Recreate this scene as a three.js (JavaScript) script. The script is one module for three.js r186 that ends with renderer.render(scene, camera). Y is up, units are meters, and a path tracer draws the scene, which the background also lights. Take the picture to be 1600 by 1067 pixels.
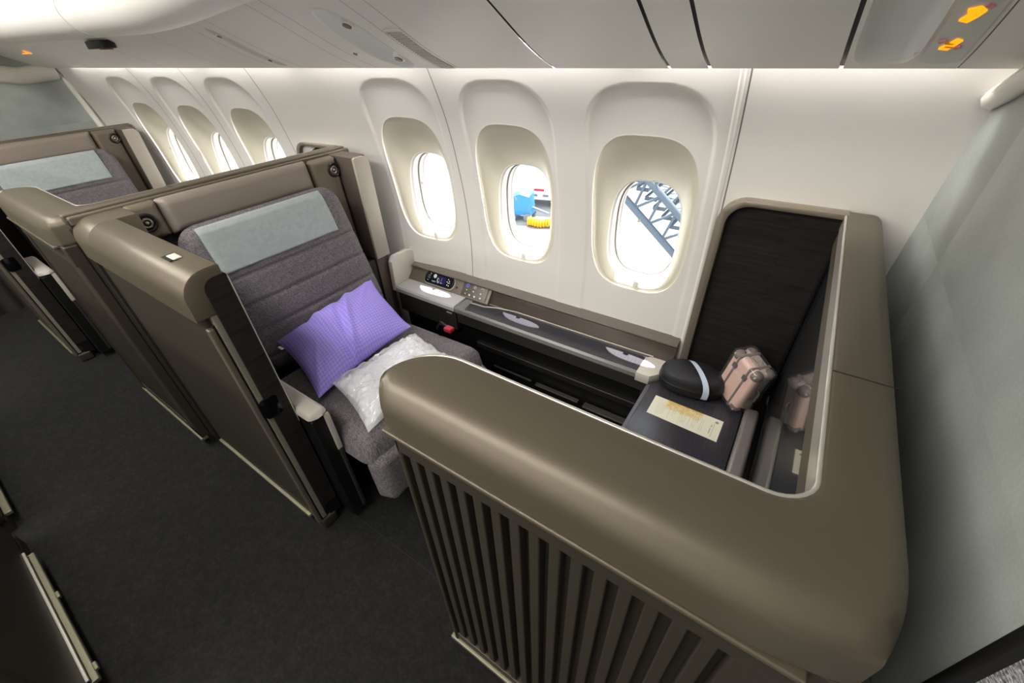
import * as THREE from 'three';
import { RoundedBoxGeometry } from 'three/addons/geometries/RoundedBoxGeometry.js';
import { mergeGeometries, mergeVertices, toCreasedNormals } from 'three/addons/utils/BufferGeometryUtils.js';
import { RectAreaLightUniformsLib } from 'three/addons/lights/RectAreaLightUniformsLib.js';

// ---------------------------------------------------------------- camera, sky, sun, cabin light, exposure
RectAreaLightUniformsLib.init();
const scene = new THREE.Scene();
const camera = new THREE.PerspectiveCamera(79.0, 1600 / 1067, 0.02, 400);
camera.position.set(0, 1.5, 0);
camera.rotation.order = 'YXZ';
camera.rotation.set(-0.63818, 0.62124, -0.04584);
const renderer = new THREE.WebGLRenderer({ antialias: true });
renderer.toneMapping = THREE.LinearToneMapping;
renderer.toneMappingExposure = 1.0;
renderer.shadowMap.enabled = true;
scene.background = new THREE.Color().setRGB(2.4, 2.6, 2.85);

const sun = new THREE.DirectionalLight(new THREE.Color().setRGB(1, 0.96, 0.9), 25);
sun.position.set(-1.0 - 1.0, 0.5 + 6.6, -1.3 - 3.04);
sun.target.position.set(-1.0, 0.5, -1.3);
sun.castShadow = true; sun.shadow.mapSize.set(4096, 4096);
Object.assign(sun.shadow.camera, { left: -5, right: 5, top: 5, bottom: -5, near: 0.1, far: 30 });
sun.name = 'sun'; scene.add(sun, sun.target);

const CEIL_Y = 2.16;
let seed = 7;
const used = {};
function numbered(n) { const k = used[n] = (used[n] ?? -1) + 1; return k ? n + '_' + String(k).padStart(3, '0') : n; }
function areaLight(name, color, intensity, w, h, pos, target) {
  const l = new THREE.RectAreaLight(new THREE.Color().setRGB(...color), intensity, w, h);
  l.name = numbered(name); l.position.set(...pos); l.lookAt(...target); l.castShadow = true; scene.add(l); return l;
}
for (const z of [0.35, 2.2]) areaLight('ceiling_wash_light', [1, 0.975, 0.92], z > 1 ? 19 : 15, 3.6, 0.34, [-2.0, CEIL_Y - 0.05, z], [-2.0, 0, z]);  // far aisle lamp is unseen, added so its bounce lifts the bin underside
const WASH = [[-0.13, 0.7], [-0.87, 0.7], [-1.62, 0.7], [-2.36, 0.7], [-3.1, 0.7], [-3.84, 0.7]];   // cove light tubes: centre x, length
const taper = (x) => { const d = -1.25 - x; return d <= 0 ? 0 : d < 0.3 ? 0.086 * d * d / 0.6 : 0.086 * (d - 0.15); };
for (const [x, len] of WASH) { const z = -1.268 + taper(x), sl = (taper(x - 0.3) - taper(x + 0.3)) / 0.6; areaLight('cove_wash_light', [1, 0.97, 0.95], 37, len, 0.022, [x, 1.474, z], [x - sl * 0.1, 1.474 - 0.275, z - 0.1]); }

// ---------------------------------------------------------------- helpers

const rnd = () => (seed = (seed * 16807) % 2147483647) / 2147483647;
const clamp = (v, a = 0, b = 1) => Math.min(b, Math.max(a, v));
const smooth = (a, b, v) => { const t = clamp((v - a) / (b - a)); return t * t * (3 - 2 * t); };
const lerp = (a, b, t) => a + (b - a) * t;
const V = (x, y, z) => new THREE.Vector3(x, y, z);
function shadow(o) { o.castShadow = true; o.receiveShadow = true; return o; }
// uv in metres from the dominant direction of each face
function uvm(g, s = 1) {
  g = g.index ? g.toNonIndexed() : g;
  if (!g.attributes.normal) g.computeVertexNormals();
  const p = g.attributes.position, uv = new Float32Array(p.count * 2), a = V(), b = V(), c = V(), n = V();
  for (let i = 0; i < p.count; i += 3) {
    a.fromBufferAttribute(p, i); b.fromBufferAttribute(p, i + 1); c.fromBufferAttribute(p, i + 2);
    n.crossVectors(b.clone().sub(a), c.clone().sub(a));
    const ax = Math.abs(n.x), ay = Math.abs(n.y), az = Math.abs(n.z);
    [a, b, c].forEach((q, k) => {
      const [u, v] = ay >= ax && ay >= az ? [q.x, q.z] : ax >= az ? [q.z, q.y] : [q.x, q.y];
      uv[(i + k) * 2] = u * s; uv[(i + k) * 2 + 1] = v * s;
    });
  }
  g.setAttribute('uv', new THREE.BufferAttribute(uv, 2));
  return g;
}
function part(name, geos, mat, parent) {
  let list = (Array.isArray(geos) ? geos : [geos]).map((g) => {
    const q = g.userData.keepUv ? (g.index ? g.toNonIndexed() : g) : uvm(g);
    for (const k of Object.keys(q.attributes)) if (!['position', 'normal', 'uv'].includes(k)) q.deleteAttribute(k);
    return q;
  });
  const m = shadow(new THREE.Mesh(list.length > 1 ? mergeGeometries(list) : list[0], mat));
  m.name = name; if (parent) parent.add(m); return m;
}
function thing(name, label, category, pos = [0, 0, 0], turn = 0, group) {
  const o = new THREE.Group(); o.name = numbered(name); o.position.set(...pos); o.rotation.y = turn;
  o.userData = { label, category }; if (group) o.userData.group = group; scene.add(o); return o;
}
function single(name, label, category, geos, mat) {
  const m = part(numbered(name), geos, mat); m.userData = { label, category }; scene.add(m); return m;
}
function struct(name, label, category) {
  const o = new THREE.Group(); o.name = name; o.userData = { kind: 'structure', label, category }; scene.add(o); return o;
}
function copy(o, dx, dz, label, group) {
  const c = o.clone(); c.name = numbered(o.name.replace(/_\d{3}$/, '')); c.position.x += dx; c.position.z += dz;
  c.userData = { ...o.userData, label }; if (group) c.userData.group = group; scene.add(c); return c;
}
const box = (x0, x1, y0, y1, z0, z1, r = 0.004, seg = 2) => {
  const w = x1 - x0, h = y1 - y0, d = z1 - z0; r = Math.min(r, w / 2.01, h / 2.01, d / 2.01);
  return new RoundedBoxGeometry(w, h, d, seg, r).translate((x0 + x1) / 2, (y0 + y1) / 2, (z0 + z1) / 2);
};
const tube = (pts, r, seg = 40, rs = 8) => new THREE.TubeGeometry(new THREE.CatmullRomCurve3(pts.map((p) => V(...p)), false, 'catmullrom', 0.1), seg, r, rs);
const bar = (a, b, r, rs = 6) => {
  const A = V(...a), B = V(...b), g = new THREE.CylinderGeometry(r, r, A.distanceTo(B), rs);
  g.applyQuaternion(new THREE.Quaternion().setFromUnitVectors(V(0, 1, 0), B.clone().sub(A).normalize()));
  return g.translate(...A.add(B).multiplyScalar(0.5).toArray());
};
// surface from a function of u, v; skip(u, v) leaves a cell out
function surf(fn, nu, nv, { skip, snap } = {}) {
  const pos = [], idx = [], uvs = [], dead = [];
  for (let j = 0; j <= nv; j++) for (let i = 0; i <= nu; i++) {
    let u = i / nu, v = j / nv, d = false;
    const r = fn(u, v); pos.push(...r.slice(0, 3)); uvs.push(r[3] ?? u, r[4] ?? v); dead.push(!!r[5]);
  }
  for (let j = 0; j < nv; j++) for (let i = 0; i < nu; i++) {
    const a = j * (nu + 1) + i, b = a + 1, c = a + nu + 1, e = c + 1;
    if (dead[a] && dead[b] && dead[c] && dead[e]) continue;
    idx.push(a, b, e, a, e, c);
  }
  const g = new THREE.BufferGeometry();
  g.setAttribute('position', new THREE.Float32BufferAttribute(pos, 3));
  g.setAttribute('uv', new THREE.Float32BufferAttribute(uvs, 2));
  g.setIndex(idx); g.computeVertexNormals(); g.userData.keepUv = true; return g;
}
// skin over a list of closed rings (arrays of [x, y, z]); cap0 / cap1 close the ends
function rings(list, { cap0 = false, cap1 = false, closed = true, crease = 0.6 } = {}) {
  const n = list[0].length, pos = [], idx = [];
  list.forEach((r) => r.forEach((p) => pos.push(...p)));
  const m = closed ? n : n - 1;
  for (let j = 0; j < list.length - 1; j++) for (let i = 0; i < m; i++) {
    const a = j * n + i, b = j * n + (i + 1) % n, c = a + n, e = b + n; idx.push(a, b, e, a, e, c);
  }
  for (const [on, k] of [[cap0, 0], [cap1, list.length - 1]]) if (on) {
    const s = V(); list[k].forEach((p) => s.add(V(...p))); s.divideScalar(n);
    const ci = pos.length / 3; pos.push(s.x, s.y, s.z);
    for (let i = 0; i < n; i++) { const a = k * n + i, b = k * n + (i + 1) % n; k ? idx.push(a, b, ci) : idx.push(b, a, ci); }
  }
  const g = new THREE.BufferGeometry(); g.setAttribute('position', new THREE.Float32BufferAttribute(pos, 3)); g.setIndex(idx);
  return toCreasedNormals(g, crease);
}
// profile [[a, b] ...] extruded along an axis, given as a function from (a, b, t) to a point
function prism(profile, t0, t1, map, bevel = 0) {
  const sh = new THREE.Shape(profile.map(([a, b]) => new THREE.Vector2(a, b)));
  const g = new THREE.ExtrudeGeometry(sh, { depth: t1 - t0 - 2 * bevel, bevelEnabled: bevel > 0, bevelSize: bevel, bevelThickness: bevel, bevelOffset: -bevel, bevelSegments: 2, curveSegments: 8 });
  const p = g.attributes.position;
  for (let i = 0; i < p.count; i++) p.setXYZ(i, ...map(p.getX(i), p.getY(i), p.getZ(i) + t0 + bevel));
  g.deleteAttribute('normal'); return toCreasedNormals(mergeVertices(g, 1e-5), 0.6);
}
const alongX = (a, b, t) => [t, b, a];           // profile in (z, y)
const alongZ = (a, b, t) => [a, b, t];           // profile in (x, y)
const alongY = (a, b, t) => [a, t, b];           // profile in (x, z)
function roundRect(x0, x1, y0, y1, r, n = 8) {   // r: one radius or [bl, br, tr, tl]
  const [a, b, c, d] = Array.isArray(r) ? r : [r, r, r, r], out = [];
  for (const [cx, cy, rr, s] of [[x0 + a, y0 + a, a, 2], [x1 - b, y0 + b, b, 3], [x1 - c, y1 - c, c, 0], [x0 + d, y1 - d, d, 1]])
    for (let i = 0; i <= (rr ? n : 0); i++) { const t = (s + (rr ? i / n : 0)) * Math.PI / 2; out.push([cx + rr * Math.cos(t), cy + rr * Math.sin(t)]); }
  return out;
}
const superell = (a, b, n, count) => Array.from({ length: count }, (_, i) => {
  const t = i / count * Math.PI * 2, c = Math.cos(t), s = Math.sin(t);
  return [a * Math.sign(c) * Math.abs(c) ** (2 / n), b * Math.sign(s) * Math.abs(s) ** (2 / n)];
});
// upholstered pad: origin o, width axis U, height axis W, outward N
function pad({ o, U, W, N, w, h, r = 0.05, t = 0.08, e = 0.05, seams = [], depth = 0.006, sw = 0.008, nu = 44, nv = 60, bulge = 0, back = 0.02, warp }) {
  U = V(...U).normalize(); W = V(...W).normalize(); N = V(...N).normalize();
  const at = (u, v, side) => {
    const y = (v * 2 - 1) * h / 2, d = Math.max(0, Math.abs(y) - (h / 2 - r)), hw = w / 2 - (r - Math.sqrt(Math.max(0, r * r - d * d)));
    const x = (u * 2 - 1) * hw, dist = Math.min(hw - Math.abs(x), h / 2 - Math.abs(y));
    let k = clamp(dist / e); k = Math.sqrt(1 - (1 - k) ** 2);
    let z = side ? -back * k : t * k + bulge * (1 - (2 * x / w) ** 2) * (1 - (2 * y / h) ** 2);
    if (!side) for (const s of seams) z -= depth * Math.exp(-((((y + h / 2) / h - s) * h / sw) ** 2)) * k;
    if (warp) z += warp(x, y, side);
    const p = V(...o).addScaledVector(U, x).addScaledVector(W, y).addScaledVector(N, z);
    return [p.x, p.y, p.z, x, y];
  };
  const f = surf((u, v) => at(u, v, 0), nu, nv), b = surf((u, v) => at(1 - u, v, 1), 12, 16);
  f.userData.keepUv = b.userData.keepUv = true; return [f, b];
}

// ---------------------------------------------------------------- procedural textures
function grid(n, fn, srgb) {
  const d = new Uint8Array(n * n * 4);
  for (let y = 0; y < n; y++) for (let x = 0; x < n; x++) { const c = fn(x, y); for (let k = 0; k < 3; k++) d[(y * n + x) * 4 + k] = clamp(c[k] ?? c[0], 0, 255); d[(y * n + x) * 4 + 3] = 255; }
  const t = new THREE.DataTexture(d, n, n); t.wrapS = t.wrapT = THREE.RepeatWrapping; t.magFilter = THREE.LinearFilter; t.minFilter = THREE.LinearMipmapLinearFilter; t.generateMipmaps = true;
  if (srgb) t.colorSpace = THREE.SRGBColorSpace; t.needsUpdate = true; return t;
}
function noiseTable(n) {
  const a = Float32Array.from({ length: n * n }, rnd);
  return (x, y) => { const xi = Math.floor(x), yi = Math.floor(y), fx = x - xi, fy = y - yi, g = (i, j) => a[((j % n + n) % n) * n + ((i % n + n) % n)], s = (t) => t * t * (3 - 2 * t);
    return lerp(lerp(g(xi, yi), g(xi + 1, yi), s(fx)), lerp(g(xi, yi + 1), g(xi + 1, yi + 1), s(fx)), s(fy)); };
}
const nz = noiseTable(64), nzB = noiseTable(16);
const rep = (t, s, s2 = s) => { const c = t.clone(); c.repeat.set(1 / s, 1 / s2); c.needsUpdate = true; return c; };
const grainBump = grid(256, (x, y) => [128 + 60 * (nz(x / 4, y / 4) - 0.5) + 80 * (rnd() - 0.5)]);
const weave = grid(256, (x, y) => [120 + 50 * Math.sin(x * Math.PI / 4) * Math.sin(y * Math.PI / 4) + 100 * (rnd() - 0.5)]);
const tweed = grid(256, (x, y) => { const b = 148 + 70 * (rnd() - 0.5) + 70 * (nz(x / 3, y / 3) - 0.5) + 12 * ((x >> 1) + (y >> 1) & 1); return [b * 1.0, b * 0.965, b * 0.985]; }, true);
const woodTex = grid(512, (x, y) => { const f = nz(x / 32, y / 2) * 0.5 + nz(x / 64 + 9, y) * 0.3 + rnd() * 0.25 + nzB(x / 64, y / 32) * 0.3; const b = 14 + 34 * f; return [b * 1.06, b * 0.95, b * 0.93]; }, true);
const deskSheenTex = grid(512, (x, y) => { const f = nz(x / 2, y / 32) * 0.5 + nz(x, y / 64 + 9) * 0.3 + rnd() * 0.3; const b = 34 + 44 * f; return [b * 0.97, b * 0.95, b * 1.06]; }, true);  // wood grain tinted blue-violet to carry the sky sheen in its colour
const carpetTex = grid(512, (x, y) => { const b = 19 + 18 * (rnd() - 0.5) + 20 * (nz(x / 8, y / 8) - 0.5) + 10 * (nzB(x / 32, y / 32) - 0.5); return [b, b * 0.95, b * 0.91]; }, true);
const pillowTex = grid(256, (x, y) => { const u = x / 256 * 24, v = y / 256 * 24, on = (Math.floor(u + v) + Math.floor(u - v + 48)) & 1; const b = on ? 1 : 0.87, n = 1 + 0.05 * (rnd() - 0.5); return [178 * b * n, 160 * b * n, 250 * (0.5 + b / 2) * n]; }, true);
const clothTex = grid(256, (x, y) => { const b = 172 + 14 * (rnd() - 0.5) + 10 * (nz(x / 16, y / 16) - 0.5); return [b * 0.97, b * 1.02, b * 1.03]; }, true);
const laminate = grid(512, (x, y) => { const b = 168 + 10 * (rnd() - 0.5) + 26 * (nzB(x / 64, y / 64) - 0.5) + 12 * (nz(x / 24, y / 24) - 0.5); return [b * 0.97, b * 1.0, b * 0.97]; }, true);
const flecked = grid(256, (x, y) => { const b = 120 + 130 * (nz(x / 6, y / 3) - 0.5) + 60 * (rnd() - 0.5); return [b, b, b * 1.02]; }, true);
const apronTex = grid(256, (x, y) => { const b = 150 + 18 * (rnd() - 0.5) + 20 * (nzB(x / 32, y / 32) - 0.5); return [b, b, b * 0.98]; }, true);

const std = (hex, roughness = 0.6, o = {}) => new THREE.MeshStandardMaterial({ color: hex, roughness, side: THREE.DoubleSide, ...o });
const M = {
  wall: std('#e9e5df', 0.55, { bumpMap: rep(grainBump, 0.05), bumpScale: 0.00012 }),
  bezel: std('#d6d0be', 0.42), rim: std('#f2efe4', 0.35), reveal: std('#e8e6e2', 0.4), seal: std('#8d8880', 0.6),
  bin: std('#eeece6', 0.5, { bumpMap: rep(grainBump, 0.05), bumpScale: 0.00015 }), binDark: std('#3a3733', 0.7), dish: std('#e8eae8', 0.45), grille: std('#b9b5ac', 0.5),
  bronze: std('#62594b', 0.42, { metalness: 0.35, bumpMap: rep(grainBump, 0.06), bumpScale: 0.0002 }),
  bronzeDark: std('#3d372e', 0.5, { metalness: 0.25, bumpMap: rep(grainBump, 0.06), bumpScale: 0.0002 }),
  groove: std('#15130f', 0.8), black: std('#0c0b0b', 0.45), blackGloss: std('#08080a', 0.12),
  silver: std('#cfcac2', 0.3, { metalness: 0.6 }), beige: std('#b9b1a6', 0.5), beigeLight: std('#cdc7bd', 0.45),
  kick: std('#85826c', 0.4, { metalness: 0.4 }),
  wood: new THREE.MeshPhysicalMaterial({ color: '#ffffff', roughness: 0.5, specularIntensity: 0.35, map: rep(woodTex, 0.5, 0.12), side: THREE.DoubleSide }), woodV: new THREE.MeshPhysicalMaterial({ color: '#ffffff', roughness: 0.5, specularIntensity: 0.35, map: rep(woodTex, 0.4, 0.1), side: THREE.DoubleSide }),
  deskSheenWood: new THREE.MeshPhysicalMaterial({ color: '#ffffff', roughness: 0.24, map: rep(deskSheenTex, 0.12, 0.5), side: THREE.DoubleSide }),
  fabric: std('#b6b3b6', 0.95, { map: rep(tweed, 0.2), bumpMap: rep(weave, 0.06), bumpScale: 0.0006 }),
  leather: std('#8a7f76', 0.5, { bumpMap: rep(grainBump, 0.03), bumpScale: 0.0002 }), leatherPale: std('#b3aca4', 0.45, { bumpMap: rep(grainBump, 0.03), bumpScale: 0.0002 }),
  cover: std('#ffffff', 0.9, { map: rep(clothTex, 0.2), bumpMap: rep(weave, 0.02), bumpScale: 0.0002 }),
  pillow: std('#ffffff', 0.9, { map: rep(pillowTex, 0.3), bumpMap: rep(weave, 0.02), bumpScale: 0.0003 }),
  carpet: std('#ffffff', 1, { map: rep(carpetTex, 0.5), bumpMap: rep(weave, 0.05), bumpScale: 0.002 }),
  laminate: std('#ffffff', 0.48, { map: rep(laminate, 1.1) }),
  screen: new THREE.MeshPhysicalMaterial({ color: '#10181c', roughness: 0.42, clearcoat: 1, clearcoatRoughness: 0.03, side: THREE.DoubleSide }),
  caseBlack: std('#1b1a20', 0.55, { bumpMap: rep(grainBump, 0.02), bumpScale: 0.0003 }), strap: std('#c9d4e6', 0.7),
  pink: std('#ecc6ba', 0.45), strapGrey: std('#7d6e68', 0.5), buckle: std('#5c5450', 0.4),
  film: new THREE.MeshPhysicalMaterial({ color: '#ffffff', roughness: 0.08, clearcoat: 1, clearcoatRoughness: 0.06, transmission: 0.6, thickness: 0, ior: 1.45, side: THREE.DoubleSide }),
  filmClear: new THREE.MeshPhysicalMaterial({ color: '#ffffff', roughness: 0.05, clearcoat: 0.5, transmission: 0.97, thickness: 0, ior: 1.45, side: THREE.DoubleSide }),
  blanket: std('#eef0fa', 0.85), glass: new THREE.MeshPhysicalMaterial({ color: '#ffffff', roughness: 0.02, transmission: 1, thickness: 0, ior: 1.2, side: THREE.DoubleSide }),
  red: std('#a31532', 0.5), lampDark: std('#1c1917', 0.3), lampMetal: std('#a9a096', 0.25, { metalness: 0.7 }),
  lightPanel: std('#ffffff', 0.6, { emissive: new THREE.Color().setRGB(1, 0.95, 0.8), emissiveIntensity: 1.5 }),
  lightStrip: std('#ffffff', 0.6, { emissive: new THREE.Color().setRGB(1, 0.97, 0.92), emissiveIntensity: 1.5 }),
  sign: std('#ff9a00', 0.5, { emissive: new THREE.Color().setRGB(1, 0.34, 0.0), emissiveIntensity: 1.3 }),
  signPink: std('#e7a2a8', 0.5),
  fleck: std('#ffffff', 0.95, { map: rep(flecked, 0.09) }),
  apron: std('#ffffff', 0.9, { map: rep(apronTex, 4) }),
  truss: std('#535e68', 0.6), paintWhite: std('#f4f4f4', 0.5), paintBlue: std('#2f7fb4', 0.5), paintYellow: std('#e2a400', 0.6), paintRed: std('#c02a3c', 0.6), paintGrey: std('#74808c', 0.6),
};

// ---------------------------------------------------------------- the setting: floor, sidewall, windows, bulkheads, ceiling
const WP = [[-0.1, -1.36], [0.3, -1.42], [0.5, -1.445], [0.7, -1.458], [0.9, -1.447], [1.07, -1.42], [1.23, -1.383], [1.376, -1.328], [1.46, -1.288], [1.6, -1.21], [1.85, -1.04], [2.2, -0.72]];
function interp(t, y) {
  let i = 0; while (i < t.length - 2 && y > t[i + 1][0]) i++;
  const m = (k) => k <= 0 || k >= t.length - 1 ? (t[Math.min(k + 1, t.length - 1)][1] - t[Math.max(k - 1, 0)][1]) / (t[Math.min(k + 1, t.length - 1)][0] - t[Math.max(k - 1, 0)][0]) : (t[k + 1][1] - t[k - 1][1]) / (t[k + 1][0] - t[k - 1][0]);
  const h = t[i + 1][0] - t[i][0], s = (y - t[i][0]) / h, a = t[i][1], b = t[i + 1][1], ma = m(i) * h, mb = m(i + 1) * h;
  return a * (1 + 2 * s) * (1 - s) ** 2 + ma * s * (1 - s) ** 2 + b * s * s * (3 - 2 * s) + mb * s * s * (s - 1);
}
const WIN = [-0.45, -0.98, -1.51, -2.655, -3.2, -3.745];
const BZ = { a: 0.186, b: 0.29, y: 0.945, n: 3.4 };
function recess(x, y) {
  let d = 0;
  for (const c of WIN) {
    const dx = Math.abs(x - c) / 0.207, dy = Math.max(0, y - 1.17) / 0.205, q = (dx ** 3.0 + dy ** 3.0) ** (1 / 3.0);
    d = Math.max(d, smooth(1.0, 0.955, q) * (0.3 + 0.7 * smooth(0.9, 1.32, y)));
  }
  return 0.010 * d;
}
const wallZ = (x, y) => interp(WP, y) + taper(x) - recess(x, y);
const wl = struct('wall_left', 'off-white moulded cabin sidewall panels with arched window bays', 'wall');
const seamsX = [0.275, -0.19, -1.262, -2.36, -2.93, -3.475, -4.5];
for (let k = 0; k < seamsX.length - 1; k++) {
  const x1 = seamsX[k] - 0.002, x0 = seamsX[k + 1] + 0.002, nx = Math.round((x1 - x0) / 0.0055);
  const g = surf((u, v) => {
    let x = lerp(x0, x1, u), y = v < 0.88 ? lerp(-0.02, 1.5, v / 0.88) : lerp(1.5, 2.2, (v - 0.88) / 0.12), dead = false;
    for (const c of WIN) {
      const q = ((Math.abs(x - c) / BZ.a) ** BZ.n + (Math.abs(y - BZ.y) / BZ.b) ** BZ.n) ** (1 / BZ.n);
      if (q < 1.03 && q > 0.01) { const f = 0.985 / q; if (q > 0.94) { x = c + (x - c) * f; y = BZ.y + (y - BZ.y) * f; } dead = q < 1.03; }
    }
    return [x, y, wallZ(x, y), x, y, dead];
  }, nx, 270);
  part('wall_panel', g, M.wall, wl);
}
for (const x of seamsX.slice(1, -1)) part('joint_seal', surf((u, v) => { const y = lerp(0, 1.55, v), xx = x + (u - 0.5) * 0.05; return [xx, y, wallZ(xx, y) - 0.0012, xx, y]; }, 4, 60), M.seal, wl);
part('joint_strip', surf((u, v) => { const y = lerp(0.45, 1.46, v), xx = -0.2 - u * 0.016; return [xx, y, wallZ(-0.2, y) + 0.002 + 0.003 * Math.sin(u * Math.PI), xx, y]; }, 6, 60), M.wall, wl);

function makeWindow(c, n) {
  const w = struct('window_' + n, ['rounded cabin window with open shade nearest the dark wood panel', 'middle cabin window of the three beside the console', 'cabin window just in front of the seat headrest wing', 'first cabin window visible behind the seat shell', 'second cabin window visible behind the seat shell', 'cabin window nearest the rear bulkhead'][n - 1], 'window');
  const CNT = 80, ring = (a, b, yc, nn, dz, zAbs) => superell(a, b, nn, CNT).map(([dx, dy]) => { const x = c + dx, y = yc + dy; return [x, y, zAbs !== undefined ? zAbs + taper(c) + taper(x) * 0 : interp(WP, y) + taper(x) - 0.013 + dz]; });
  const zo = (y) => lerp(-1.492, -1.515, clamp((y - 0.69) / 0.38));
  const K = (k, dz) => { // blend of the rim shape (k=0) and the opening (k=1)
    const a = lerp(BZ.a - 0.004, 0.134, k), b = lerp(BZ.b - 0.004, 0.193, k), yc = lerp(BZ.y, 0.876, k), nn = lerp(BZ.n, 3.0, k);
    return superell(a, b, nn, CNT).map(([dx, dy]) => { const x = c + dx, y = yc + dy; return [x, y, lerp(interp(WP, y) - 0.013, zo(y), k ** 1.7) + taper(x) + dz]; });
  };
  part('bezel_rim', rings([ring(BZ.a + 0.001, BZ.b + 0.001, BZ.y, BZ.n, -0.006), ring(BZ.a, BZ.b, BZ.y, BZ.n, 0.0035), ring(BZ.a - 0.001, BZ.b - 0.001, BZ.y, BZ.n, 0.0042), ring(BZ.a - 0.003, BZ.b - 0.003, BZ.y, BZ.n, 0.0038), ring(BZ.a - 0.0045, BZ.b - 0.0045, BZ.y, BZ.n, -0.004)]), M.rim, w);
  const f = []; for (let i = 0; i <= 14; i++) { const k = i / 14; f.push(K(k, 0.006 * Math.sin(Math.PI * k))); }
  part('bezel', rings(f), M.bezel, w);
  const z0 = -1.513 + 0.0, t = (a, b, z) => superell(a, b, 3.0, CNT).map(([dx, dy]) => [c + dx, 0.876 + dy, lerp(zo(0.876 + dy), z, clamp((z0 + 0.001 - z) / 0.03)) + taper(c + dx)]);
  part('reveal', rings([t(0.134, 0.193, z0), t(0.133, 0.192, z0 - 0.012), t(0.126, 0.186, z0 - 0.016), t(0.125, 0.185, z0 - 0.04)], { crease: 0.4 }), M.reveal, w);
  part('seal_ring', rings([t(0.125, 0.185, z0 - 0.04), t(0.12, 0.18, z0 - 0.041), t(0.12, 0.18, z0 - 0.046), t(0.126, 0.186, z0 - 0.047)], { crease: 0.4 }), M.seal, w);
  part('reveal', rings([t(0.126, 0.186, z0 - 0.047), t(0.124, 0.184, z0 - 0.075), t(0.119, 0.179, z0 - 0.077), t(0.119, 0.179, z0 - 0.086), t(0.2, 0.29, z0 - 0.088)], { crease: 0.4 }), M.reveal, w);
  part('pane', new THREE.ShapeGeometry(new THREE.Shape(superell(0.122, 0.182, 3.0, CNT).map((p) => new THREE.Vector2(...p)))).rotateY(c < -1.4 ? 0.086 : 0).translate(c, 0.876, z0 - 0.044 + taper(c)), M.glass, w);
  const yb = 0.684, zb = -1.468 + taper(c);
  part('pull_tab', prism(roundRect(c + 0.006, c + 0.028, 0.656, 0.698, 0.0105), zb - 0.012, zb + 0.004, alongZ, 0.002), M.rim, w);
  return w;
}
WIN.forEach((c, i) => makeWindow(c, i + 1));

const floor = struct('floor', 'dark charcoal brown aisle carpet', 'floor');
part('carpet', box(-4.75, 0.35, -0.04, 0, -1.5, 3.1, 0.001, 1), M.carpet, floor);
part('carpet_joint', box(-1.12, -0.6, 0, 0.0012, -0.374, -0.371, 0.0004, 1), M.groove, floor);

const bf = struct('wall_front', 'grey satin laminate bulkhead wall at the right', 'wall');
part('laminate_panel', box(0.27, 0.33, 0, 2.2, -1.5, 3.1, 0.002, 1), M.laminate, bf);
const br = struct('wall_rear', 'grey laminate bulkhead wall behind the last seat', 'wall');
part('laminate_panel', [box(-4.56, -4.48, 0, 2.2, -1.3, -0.2, 0.002, 1), box(-4.56, -4.48, 0, 2.2, 0.6, 3.1, 0.002, 1), box(-4.56, -4.48, 1.9, 2.2, -0.2, 0.6, 0.002, 1)], M.laminate, br);
single('aisle_closure', 'dark brown sheet added to close off the aisle beside the rear bulkhead', 'curtain', [0, 0.012].map((o) => surf((u, v) => { const z = lerp(-0.2, 0.6, u); return [-4.52 - o + 0.012 * Math.sin(z * 55), lerp(0.0, 1.93, v), z, z, v]; }, 90, 4)), std('#211c19', 0.9));  // added dark closure where the aisle runs on; keeps the sky from showing
part('edge_trim', tube([[-4.475, 1.42, -1.06], [-4.475, 1.2, -1.1], [-4.475, 0.9, -1.15]], 0.018), M.rim, br);
part('top_trim', tube([[-4.47, 1.41, -1.04], [-4.47, 1.4, -0.85], [-4.47, 1.45, -0.62], [-4.47, 1.5, -0.45]], 0.05), M.rim, br);
part('top_trim', tube([[0.262, 1.36, -1.33], [0.258, 1.385, -1.24], [0.256, 1.425, -1.12], [0.254, 1.47, -0.98], [0.254, 1.53, -0.8]], 0.02), M.rim, bf);
const wr = struct('wall_right', 'far side cabin wall', 'wall');
{
  const sh = new THREE.Shape([[-4.6, 0], [0.35, 0], [0.35, 2.2], [-4.6, 2.2]].map((p) => new THREE.Vector2(...p)));
  for (let i = 0; i < 8; i++) sh.holes.push(new THREE.Path(roundRect(-4.3 + i * 0.56, -4.04 + i * 0.56, 0.7, 1.07, 0.09).map((p) => new THREE.Vector2(...p))));
  part('wall_panel', new THREE.ExtrudeGeometry(sh, { depth: 0.06, bevelEnabled: false }).translate(0, 0, 3.1), M.wall, wr);
}
const cl = struct('ceiling', 'off-white cabin ceiling over the aisle', 'ceiling');
part('ceiling_panel', box(-4.75, 0.35, CEIL_Y + 0.02, CEIL_Y + 0.06, -0.85, 3.16, 0.002, 1), M.bin, cl);
const clamp1 = thing('ceiling_light', 'long ceiling light panel over the aisle', 'light', [-2, CEIL_Y, 0.35]);
part('diffuser', box(-1.8, 1.8, -0.03, 0, -0.17, 0.17, 0.005), M.lightPanel, clamp1);
part('housing', box(-1.83, 1.83, -0.012, 0.02, -0.2, 0.2, 0.005), M.bin, clamp1);
copy(clamp1, 0, 1.85, 'unseen long ceiling light panel added over the far aisle to brighten the bin');

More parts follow.
